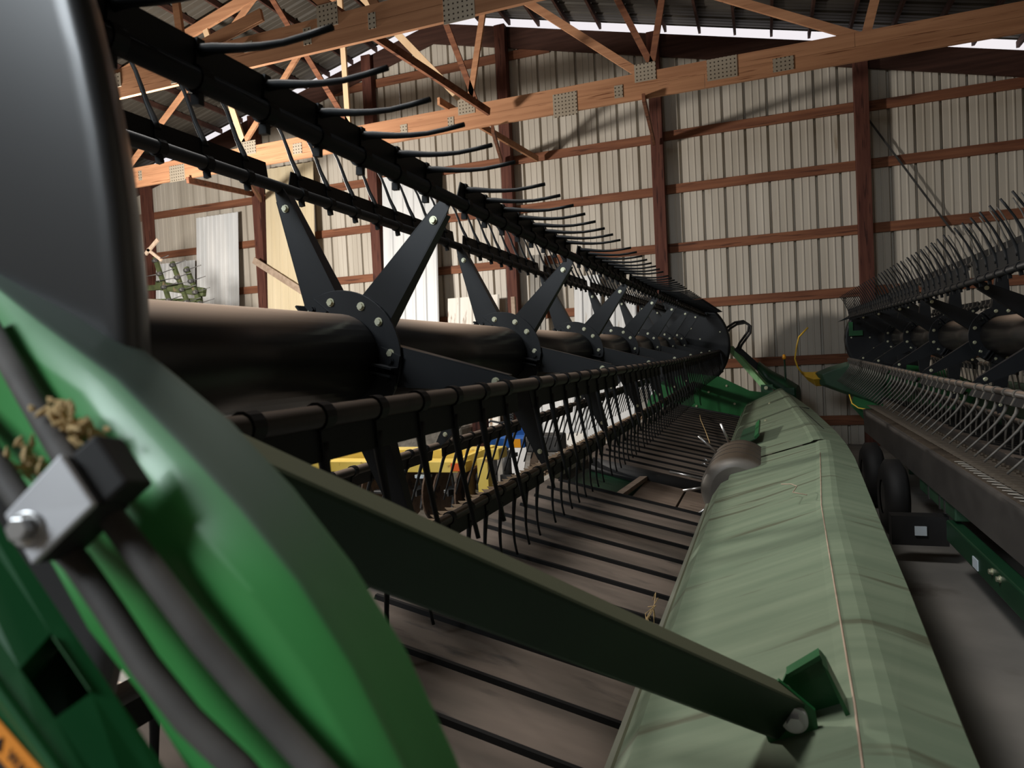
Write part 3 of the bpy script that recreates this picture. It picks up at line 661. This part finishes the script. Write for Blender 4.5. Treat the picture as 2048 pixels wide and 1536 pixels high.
br.plate([(x, 1.285, z) for x, z in PB], (0, .010, 0))
br.plate([(.069, 1.285, -.526), (.078, 1.285, -.538), (.115, 1.285, -.622), (.106, 1.285, -.622)], (0, -.05, 0))
br.plate([(.015, 1.285, -.565), (.069, 1.285, -.526), (.066, 1.285, -.519), (.013, 1.285, -.558)], (0, -.03, 0))
br.plate([(-.02, 1.28, -.70), (.115, 1.28, -.625), (.115, 1.20, -.640), (-.02, 1.20, -.715)], (0, 0, -.008))
br.build('arm_bracket', 'green_paint', hd)
MB().box(.105, .12, 1.262, 1.30, -.66, -.615).build('pivot_shim', 'rust', hd)
a2 = MB().bar((-.02, 10.66, -.575), (-.50, 11.0, .02), .06, .085).build('reel_arm', 'green_pale', hd, bevel=.006)
tag(a2, 'pale green box arm at the far end of the reel')
MB().hexhead((-.02, 10.60, -.575), (0, -1, 0), .02, .02).build('pivot_bolt', 'zinc', a2)
MB().box(-.09, .07, 10.62, 10.70, -.68, -.53).build('arm_bracket', 'green_dark', hd)
# far end: drive box, hydraulic hose loop, amber marker lamp
b = MB(); rings = []
for (x, z, r) in ((-.10, -.30, .10), (.05, -.46, .13), (.25, -.60, .15), (.42, -.70, .13)):
    rings.append([(x + r * .5 * math.cos(t_) * .6, 10.95 + .12 * math.cos(t_), z + r * math.sin(t_)) for t_ in [2 * math.pi * k / 16 for k in range(16)]])
b.loft(rings, smooth=True); b.build('drive_cover', 'green_dark', hd)
b = MB().bar((-.42, 10.95, .02), (.10, 11.0, -.52), .10, .09).build('lift_cylinder', 'black_paint', hd)
for k, off in enumerate((0, .028)):
    pts = [(-.55, 10.80, .29), (-.519, 10.85, .332), (-.418, 10.88, .393), (-.30, 10.9, .406), (-.225, 10.9, .35), (-.24, 10.9, .25), (-.30, 10.9, .17), (-.365, 10.9, .085), (-.40, 10.92, .0)]
    b = MB().tube([(x + off, y, z - off) for x, y, z in pts], .018, 10)
    b.build('hydraulic_hose', 'black_rubber', hd)
ml = MB().box(.16, .36, 10.82, 11.0, -.70, -.60).build('marker_lamp', 'green_dark', hd); tag(ml, 'amber marker lamp on a green stalk')
MB().tube([(.254, 10.9, -.62), (.25, 10.9, -.40), (.244, 10.9, -.17)], .013, 8).build('stalk', 'green_dark', ml)
MB().tube([(.243, 10.9, -.185), (.242, 10.9, -.155), (.241, 10.9, -.115)], [.02, .028, .018], 12).build('lens', 'amber_lens', ml)
# ---------------------------------------------------------------- curved lift arm, hydraulic lines and end sheet in the foreground
rings = []
for O, Rg, L in D['arm_st']:
    O, Rg, L = Vector(O), Vector(Rg), Vector(L)
    n1 = Vector((0, .040, 0))
    mid = O.lerp(Rg, .46) * .955
    rings.append([O, O.lerp(mid, .7), mid, mid.lerp(Rg, .35), Rg.lerp(mid, .14), Rg + (O.lerp(L, .5) - Rg) * .05, Rg.lerp(L, .10), L.lerp(Rg, .05), L, L + n1 * .5, O.lerp(L, .6) + n1 * .7, O + n1 * .35])
b = MB().loft(rings, smooth=False); bm_arm = la = b.build('lift_arm', 'green_gloss', hd); tag(la, 'bright green curved arm close up at lower left')
bv = bm_arm.modifiers.new('bevel', 'BEVEL'); bv.width = .006; bv.segments = 3; bv.limit_method = 'ANGLE'; bv.angle_limit = .45
for p in bm_arm.data.polygons: p.use_smooth = True
MB().tube(D['tubeR'], .0067, 16).build('hydraulic_line', 'hose_dusty', la)
MB().tube(D['tubeL'], .0065, 16).build('hydraulic_line', 'hose_dusty', la)
C = [Vector(p) for p in D['plateC']]; nb = (C[1] - C[0]).cross(C[3] - C[0]).normalized()
if nb.y < 0: nb = -nb
cb = MB().plate([p + nb * .0035 for p in C], nb * .026)
kb = cb.build('clamp_block', 'black_rubber', la, bevel=.002)
Bk = [Vector(p) for p in D['blockC']]
E1 = (C[1] + C[0]) / 2 + nb * .008; ax = (C[1] - C[0]).normalized()
out = (C[0] - C[3]).normalized()
MB().plate([C[0] + nb * .007, C[1] + nb * .007, C[1] + out * .014 + nb * .010, C[0] + out * .014 + nb * .010], nb * .022).build('clamp_block', 'black_rubber', la, bevel=.002)
MB().plate(C, nb * .004).build('clamp_plate', 'clamp_zinc', la, bevel=.0012)
bc = Vector(D['boltC'][1]).lerp((C[0] + C[1] + C[2] + C[3]) / 4, .35)
bc = (C[0] + C[1] + C[2] + C[3]) / 4 + (C[3] - C[0]) * .20 + (C[2] - C[1]) * .12
b = MB(); b.tube([bc, bc - nb * .0018], .0084, 24, smooth=False); b.tube([bc - nb * .0018, bc - nb * .0074], .0059, 6, smooth=False); b.build('clamp_bolt', 'steel_bright', la, bevel=.0008)
# chaff caught behind the lines
b = MB()
for (cx_, cy_, cz_), n_ in (((-.425, .318, -.022), 34), ((-.405, .318, -.034), 34), ((-.455, .318, -.050), 30)):
    for k in range(n_):
        p = Vector((cx_ + random.gauss(0, .007), cy_ + random.gauss(0, .003), cz_ + random.gauss(0, .006))) * .86
        a = .86 * Vector((random.gauss(0, 1), random.gauss(0, .4), random.gauss(0, 1))).normalized() * random.uniform(.0025, .0065)
        b.tube([p - a, p + a * .2, p + a + Vector((0, 0, .001))], [.0006, .0019, .0004], 5, smooth=False)
o = b.build('chaff', 'straw', base=(-.36, .273, -.043)); tag(o, 'clump of pale chaff wedged behind the blurred hydraulic lines', 'chaff', kind='stuff')
# near end sheet with a rectangular opening and the warning label
E_, F_, G_ = [[Vector(p) for p in D[k]] for k in ('sheetE', 'sheetF', 'sheetG')]
e0, e1 = E_[0], E_[2]; f0, f1 = F_[0], F_[2]; g0, g1 = G_[0], G_[2]
Hh = [Vector(p) for p in D['holeS']]
P_ = lambda u, v: (e0.lerp(e1, u)).lerp(f0.lerp(f1, u), v)
def uv_of(pt):                                   # closest (u, v) on the face
    best = None
    for i in range(101):
        for j in range(61):
            q = P_(i / 100, j / 60); d = (q.normalized() - pt.normalized()).length
            if best is None or d < best[0]: best = (d, i / 100, j / 60)
    return best[1], best[2]
uvs = [uv_of(p) for p in Hh]
u1 = (uvs[0][0] + uvs[1][0]) / 2; u2 = (uvs[2][0] + uvs[3][0]) / 2
v1 = (uvs[1][1] + uvs[2][1]) / 2; v2 = (uvs[0][1] + uvs[3][1]) / 2
nrm = (e1 - e0).cross(f0 - e0).normalized()
if nrm.y < 0: nrm = -nrm
us, vsn = [0, u1, u2, 1], [0, v1, v2, .93]
b = MB()
for i in range(3):
    for j in range(3):
        if i == 1 and j == 1: continue
        q = [P_(us[i], vsn[j]), P_(us[i + 1], vsn[j]), P_(us[i + 1], vsn[j + 1]), P_(us[i], vsn[j + 1])]
        b.add(q, [(0, 1, 2, 3)]); b.add([p + nrm * .004 for p in q], [(3, 2, 1, 0)])
hq = [P_(u1, v1), P_(u2, v1), P_(u2, v2), P_(u1, v2)]
b.add(hq + [p + nrm * .022 for p in hq], [(k, (k + 1) % 4, 4 + (k + 1) % 4, 4 + k) for k in range(4)])
# rounded fold between the face and the label flank
fo = []
for k in range(7):
    t = k / 6
    fo.append([P_(0, .93).lerp(f0.lerp(g0, .12), t) - nrm * .006 * math.sin(math.pi * t), P_(1, .93).lerp(f1.lerp(g1, .12), t) - nrm * .006 * math.sin(math.pi * t)])
for a, c in zip(fo[:-1], fo[1:]): b.add([a[0], a[1], c[1], c[0]], [(0, 1, 2, 3)], True)
b.add([fo[-1][0], fo[-1][1], g1, g0], [(0, 1, 2, 3)])
b.add([e0, e1, e1 + nrm * .03, e0 + nrm * .03], [(0, 1, 2, 3)])
b.add([g0, g1, g1 + nrm * .05, g0 + nrm * .05], [(0, 1, 2, 3)])
sh = b.build('end_cover', 'green_paint', hd); tag(sh, 'dark green folded end cover with a square opening')
MB().plate([P_(u1 + .01, v1 - .012), P_(u2, v1 - .012), P_(u2, v1 + .012), P_(u1 + .01, v1 + .012)], nrm * -.0025).build('opening_edge', 'green_gloss', sh, bevel=.001)
b = MB(); b.add([p + nrm * .03 for p in [P_(u1 - .05, v1 - .1), P_(u2 + .05, v1 - .1), P_(u2 + .05, v2 + .1), P_(u1 - .05, v2 + .1)]], [(0, 1, 2, 3)])
b.build('opening_backing', 'green_dark', sh)
ld = (f1 - f0).normalized(); nf = (f1 - f0).cross(g0 - f0).normalized()
if nf.y > 0: nf = -nf
fa, ga = f0.lerp(g0, .16), f1.lerp(g1, .16)
ws = (g0 - f0); ws = (ws - ld * ws.dot(ld)).normalized()
def on_flank(pt):
    d = Vector(pt); return d * ((fa - Vector((0, 0, 0))).dot(nf) / d.dot(nf))
LQ = [on_flank(p) + nf * .0008 for p in D['label']]
ld = (LQ[1] - LQ[0]).normalized(); lw = (LQ[1] - LQ[0]).length
ws = (LQ[3] - LQ[0]); ws = (ws - ld * ws.dot(ld)); lh = ws.length; ws.normalize(); L0 = LQ[0]
MB().plate([L0 - ld * .01, L0 + ld * (lw + .06), L0 + ld * (lw + .06) + ws * lh, L0 - ld * .01 + ws * lh], nf * .0006).build('warning_label', 'tag_orange', sh)
MB().plate([L0 - ld * .01 + ws * lh, L0 + ld * (lw + .06) + ws * lh, L0 + ld * (lw + .06) + ws * (lh + .03), L0 - ld * .01 + ws * (lh + .03)], nf * .0006).build('label_text_field', 'ink', sh)
print('LABEL', lw, lh)
def lettering(name, text, size, origin, xdir, ydir, mt, parent):
    cu = bpy.data.curves.new(name, 'FONT'); cu.body = text; cu.size = size; cu.extrude = .0001
    t = bpy.data.objects.new(name, cu); COL.objects.link(t)
    bpy.context.view_layer.update()
    me = bpy.data.meshes.new_from_object(t.evaluated_get(bpy.context.evaluated_depsgraph_get()))
    bpy.data.objects.remove(t); bpy.data.curves.remove(cu)
    x, y = Vector(xdir).normalized(), Vector(ydir).normalized(); z = x.cross(y)
    Mx = Matrix((( x[0], y[0], z[0], 0), (x[1], y[1], z[1], 0), (x[2], y[2], z[2], 0), (0, 0, 0, 1)))
    b0 = ORG[parent.name]
    Mx.translation = Vector(origin) - b0
    me.transform(Mx); me.materials.clear(); me.materials.append(MATS[mt])
    o = bpy.data.objects.new(name, me); COL.objects.link(o); o.parent = parent; ORG[o.name] = b0
    return o
lettering('warning_lettering', 'WARNING', lh * .62, L0 + ld * (lw * .53) + ws * lh * .74 + nf * .0012, ld, -ws, 'ink', sh)
t0 = L0 + ld * (lw * .37) + ws * lh * .76 + nf * .0012
b = MB(); b.plate([t0, t0 + ld * lh * .56, t0 + ld * lh * .28 - ws * lh * .5], nf * .0003); b.build('warning_triangle', 'ink', sh)
# ---------------------------------------------------------------- loose straw
def strand(pts, r, label, kind_=None, mt='straw', name='straw_wisp'):
    b = MB()
    for q in pts: b.tube(q, r, 5)
    o = b.build(name, mt, base=tuple(pts[0][0])); tag(o, label, 'straw', kind=kind_); return o
ws_ = []
for k in range(9):
    y = 2.05 + k * .05; x = -.405 + random.uniform(-.015, .008)
    ws_.append([(x, y, -.955), (x - random.random() * .02, y + .04, -.935 + random.random() * .04), (x + random.uniform(-.02, .02), y + .10, -.90 + random.random() * .03), (x + random.uniform(-.03, .015), y + .15, -.93 + random.random() * .04)])
strand(ws_, .0016, 'tuft of dry straw caught between the belt edge and the pale cover', 'stuff')
strand([[(-.86, 9.6, deck(-.86) + .02), (-.80, 9.0, deck(-.8) + .03), (-.66, 8.0, deck(-.66) + .02), (-.56, 7.2, deck(-.56) + .02)]], .004, 'single long straw lying across the far slatted belt')
strand([[(.04, 3.2, -.59), (.08, 3.18, -.585), (.10, 3.12, -.583), (.08, 3.0, -.585), (.13, 2.95, -.585)]], .0022, 'thin curled stem lying on the crease of the pale back cover', mt='grey_wood', name='dry_stem')
# ---------------------------------------------------------------- sheets and boards leaning on the gable wall
def leaning(name, label, xa, xb, ztop, y, mt, zb=-H, lean=.35, rib=.11, thick=.012, dz=0.0):
    n = max(2, int(round((xb - xa) / rib))); pr = []
    for k in range(n):
        x = xa + (xb - xa) * k / n; w = (xb - xa) / n
        pr += [(x, 0), (x + w * .62, 0), (x + w * .72, -.018), (x + w * .90, -.018)]
    pr.append((xb, 0)); m_ = len(pr); yb = y - lean; yt = y - .004
    b = MB()
    vs = [(x, yb + d, zb) for x, d in pr] + [(x, yt + d, ztop + dz * (x - xa) / (xb - xa)) for x, d in pr]
    b.add(vs, [(k, k + 1, m_ + k + 1, m_ + k) for k in range(m_ - 1)])
    b.add([(x, y_ + .006, z) for x, y_, z in vs], [(k + 1, k, m_ + k, m_ + k + 1) for k in range(m_ - 1)])
    b.add([vs[0], vs[m_], (vs[m_][0], vs[m_][1] + .006, vs[m_][2]), (vs[0][0], vs[0][1] + .006, vs[0][2])], [(0, 1, 2, 3)])
    o = b.build(name, mt, base=((xa + xb) / 2, yb, zb)); tag(o, label, 'metal sheet'); return o
FY = WY - .25
leaning('metal_sheet', 'tall white ribbed sheet leaning beside the old rake at the far left', -11.36, -10.25, 3.38, FY, 'sheet_white')
leaning('metal_sheet', 'shorter white sheet half behind the old rake, left of the tall white one', -12.55, -11.46, 2.50, FY - .01, 'sheet_white')
leaning('metal_sheet', 'beige ribbed sheet standing right of the post with the slanted board', -9.50, -8.33, 4.15, FY, 'sheet_beige', rib=.19)
leaning('metal_sheet', 'tall bright white sheet behind the right arm of the nearest reel spider', -6.80, -5.66, 3.62, FY, 'sheet_white', rib=.23)
leaning('metal_sheet', 'low white sheet streaked with brown stains, standing in front of the wall', -5.50, -4.48, 1.20, FY - .1, 'sheet_stained', rib=.25)
leaning('metal_sheet', 'narrow grey sheet with dark folds, right of the ridge post', -3.90, -3.62, 1.85, FY, 'sheet_grey', rib=.09)
leaning('metal_sheet', 'white sheet between the reel arms of the second and third spider', -3.10, -2.62, 1.40, FY - .03, 'sheet_white', rib=.16)
leaning('metal_sheet', 'white sheet at right of the leaning stack, behind the third spider', -2.56, -2.02, 1.02, FY - .06, 'sheet_white', rib=.18)
leaning('metal_sheet', 'last narrow white sheet of the leaning stack, beside the post at middle right', -1.99, -1.72, .85, FY - .02, 'sheet_white', rib=.13)
leaning('metal_sheet', 'long low white sheet along the foot of the wall, seen between the reel tines', -3.85, -1.70, -.12, FY - .41, 'sheet_white', rib=.2, lean=.08)
b = MB().bar((-9.72, FY - .25, 2.30), (-8.35, FY - .30, 1.44), .03, .13); tag(b.build('slanted_board', 'grey_wood', base=(-9.72, FY - .25, 2.30)), 'grey board slanting down across the post and the beige sheet', 'board')
b = MB().bar((-4.17, 11.72, 1.12), (-4.13, 11.60, -H + .01), .07, .07, up=(1, 0, 0)); tag(b.build('upright_stake', 'grey_wood', base=(-4.13, 11.60, -H)), 'short pale stake standing right of the ridge post', 'stake')
# rough concrete block and timber prop behind the yellow implement
bl = thing('concrete_block', 'rough grey concrete block behind the yellow frame', 'block', (-3.35, 6.3, -H))
MB().box(-3.85, -2.82, 6.2, 6.7, -H, -.62).build('block_body', 'rough_stone', bl, bevel=.03)
b = MB().box(-2.80, -2.68, 6.45, 6.6, -H, -.45); tag(b.build('timber_prop', 'post_wood', base=(-2.74, 6.5, -H)), 'brown timber prop right of the rough concrete block', 'prop')
# ---------------------------------------------------------------- yellow implement
yi = thing('cultivator', 'yellow steel implement with rusty discs, seen through the reel tines', 'implement', (-2.9, 5.1, -H))
MB().box(-3.75, -2.20, 5.22, 5.42, -.80, -.71).build('frame_beam', 'yellow_paint', yi, bevel=.006)
MB().box(-3.70, -2.24, 4.98, 5.18, -.86, -.775).build('frame_beam', 'yellow_paint', yi, bevel=.006)
MB().bar((-2.30, 5.05, -.80), (-2.14, 5.36, -.74), .05, .10).build('end_brace', 'yellow_paint', yi)
MB().box(-2.17, -2.08, 5.05, 5.16, -1.22, -.76).build('end_leg', 'yellow_paint', yi, bevel=.004)
MB().box(-2.98, -2.93, 5.00, 5.10, -1.22, -.86).build('end_leg', 'yellow_paint', yi)
MB().box(-2.18, -2.06, 5.25, 5.45, -.80, -.71).build('end_cap', 'yellow_paint', yi, bevel=.01)
MB().box(-2.36, -2.27, 4.968, 4.98, -.845, -.785).build('reflector', 'orange_lens', yi)
MB().tube([(-3.7, 5.1, -1.06), (-1.95, 5.1, -1.02)], .022, 12).build('shaft', 'steel_bright', yi)
for k, x in enumerate((-3.5, -3.15, -2.86, -2.78, -2.58, -2.50, -2.30, -2.22)):
    b = MB(); r = .20 if k % 2 else .23
    vs = []
    b.tube([(x, 5.1, -1.04), (x + .014, 5.1, -1.04)], r, 28, smooth=False)
    b.build('disc_blade', 'rust', yi)
for k, x in enumerate((-3.3, -2.68, -2.40)):
    b = MB()
    for j in range(6):
        a = 2 * math.pi * j / 6 + k; c = Vector((x, 5.1, -1.03)); u = Vector((.1, math.cos(a), math.sin(a)))
        b.bar(c, c + u * .16, .02, .035, w2=.012, h2=.05)
    b.tube([(x - .04, 5.1, -1.03), (x + .04, 5.1, -1.03)], .045, 12); b.build('knife_hub', 'iron_dark', yi)
b = MB()
b.tube([(-2.62, 5.0, -.90), (-2.62, 5.0, -.88)], .07, 16, smooth=False); b.build('spring_cup', 'tag_white', yi)
b = MB()
for k in range(3): b.tube([(-2.14, 5.12, -.92 - .07 * k), (-2.20, 5.12, -.92 - .07 * k)], .045, 12)
b.build('bearing', 'iron_dark', yi)
for x in (-3.6, -2.09): MB().bar((x, 5.1, -1.2), (x, 5.1, -H), .06, .06, up=(1, 0, 0)).build('support_leg', 'iron_dark', yi)
# blue implement
bi = thing('toolbar', 'blue steel toolbar with an amber reflector behind the yellow implement', 'implement', (-2.6, 7.0, -H))
MB().box(-2.95, -2.43, 6.95, 7.2, -.93, -.82).build('main_beam', 'blue_paint', bi, bevel=.012)
MB().box(-3.25, -2.50, 7.25, 7.4, -.84, -.74).build('rear_beam', 'blue_paint', bi, bevel=.012)
MB().box(-2.55, -2.47, 6.94, 6.95, -.925, -.835).build('reflector', 'amber_lens', bi)
MB().box(-2.42, -2.05, 6.95, 7.25, -.98, -.80).build('gear_case', 'iron_dark', bi, bevel=.02)
MB().tube([(-2.62, 6.9, -1.22), (-2.62, 6.9, -.95)], .05, 14).build('jack_tube', 'iron_dark', bi)
MB().box(-2.72, -2.52, 6.86, 6.98, -1.02, -.98).build('jack_collar', 'iron_dark', bi)
MB().bar((-2.62, 6.9, -1.2), (-2.62, 6.9, -H), .12, .12, up=(1, 0, 0)).build('jack_foot', 'iron_dark', bi)
MB().bar((-2.95, 7.3, -.8), (-2.95, 7.3, -H), .09, .09, up=(1, 0, 0)).build('support_leg', 'iron_dark', bi)
MB().tube([(-2.96, 7.2, -.70), (-2.90, 7.2, -.66), (-2.80, 7.2, -.68), (-2.60, 7.2, -.67), (-2.5, 7.2, -.72)], .012, 8).build('control_line', 'black_rubber', bi)
ch = MB()
for k in range(8): ch.box(-2.78, -2.68, 7.3, 7.36, -.70 + .03 * k, -.685 + .03 * k)
ch.box(-2.76, -2.70, 7.31, 7.35, -.74, -.45); ch.build('gear_rack', 'iron_dark', bi)
# boards and sheets stacked on edge between the blue toolbar and the wall
WB = [('white board nearest the blue toolbar, leaning behind the rusty discs', -2.95, -2.72, -.98, 'sheet_white'), ('weathered brown plank between two white boards under the blue toolbar', -2.70, -2.60, -1.00, 'grey_wood'),
      ('white board right of the jack foot under the blue toolbar', -2.57, -2.40, -1.02, 'sheet_stained'), ('stained white board behind the knife guards, right of the blue toolbar', -2.34, -2.12, -.93, 'sheet_stained'),
      ('widest white board right of the blue toolbar', -2.02, -1.62, -.60, 'sheet_white'), ('dark grey board between the white boards at the far side of the reel', -1.58, -1.46, -.58, 'sheet_grey'), ('last white board before the far end sheet', -1.42, -1.05, -.52, 'sheet_white')]
for k, (lb, xa, xb, zt, mt) in enumerate(WB):
    y = 7.9 + .12 * k if k < 4 else 11.1 + .06 * k
    if k >= 4: xa, xb = xa * 1.25, xb * 1.25
    b = MB().hull8([(xa, y - .35, -H), (xb, y - .35, -H), (xb, y - .325, -H), (xa, y - .325, -H)], [(xa, y, zt), (xb, y, zt + .01), (xb, y + .025, zt + .01), (xa, y + .025, zt)])
    tag(b.build('leaning_board', mt, base=((xa + xb) / 2, y - .35, -H)), lb, 'board')
# ---------------------------------------------------------------- old tine rake at the far left
rk = thing('hay_rake', 'old mossy green hay rake with upright tine bars, far left in front of white sheets', 'implement', (-9.8, 9.5, -H))
MB().bar((-11.2, 9.5, 1.62), (-9.9, 9.45, 1.58), .06, .09).build('frame_bar', 'moss_green', rk)
MB().bar((-9.95, 9.45, 1.62), (-8.95, 9.5, 1.42), .10, .15).build('frame_bar', 'moss_green', rk, bevel=.02)
MB().bar((-10.6, 9.52, 1.40), (-9.1, 9.5, 1.30), .05, .06).build('frame_bar', 'moss_green', rk)
for (x0, z0, x1, z1) in ((-9.90, 2.10, -9.62, 1.20), (-9.52, 1.98, -9.22, 1.15), (-9.22, 1.86, -8.94, 1.12)):
    p = MB().bar((x0, 9.4, z0), (x1, 9.42, z1), .05, .07, up=(1, 0, 0)).build('tine_bar', 'moss_green', rk)
    for k in range(4):
        t = .08 + .26 * k; c = Vector((x0, 9.36, z0)).lerp(Vector((x1, 9.38, z1)), t)
        b = MB().tube([c + Vector((-.02, 0, 0)), c + Vector((.05, -.01, .01))], .035, 8); b.tube([c, c + Vector((.38, -.05, .05))], .008, 5)
        if k % 2: b.tube([c, c + Vector((-.42, -.05, -.03))], .008, 5)
        b.build('rake_tine', 'iron_dark', p)
MB().bar((-10.95, 9.4, 1.95), (-10.25, 9.4, 2.10), .03, .06).build('pale_slat', 'grey_wood', rk)
MB().bar((-10.05, 9.35, 2.16), (-9.75, 9.35, 2.38), .03, .06).build('pale_slat', 'grey_wood', rk)
MB().bar((-10.0, 9.35, 2.24), (-9.70, 9.35, 2.02), .03, .05).build('pale_slat', 'grey_wood', rk)
for x in (-10.9, -9.1): MB().bar((x, 9.5, 1.5), (x + .1, 9.55, -H), .09, .09, up=(1, 0, 0)).build('support_leg', 'moss_green', rk)
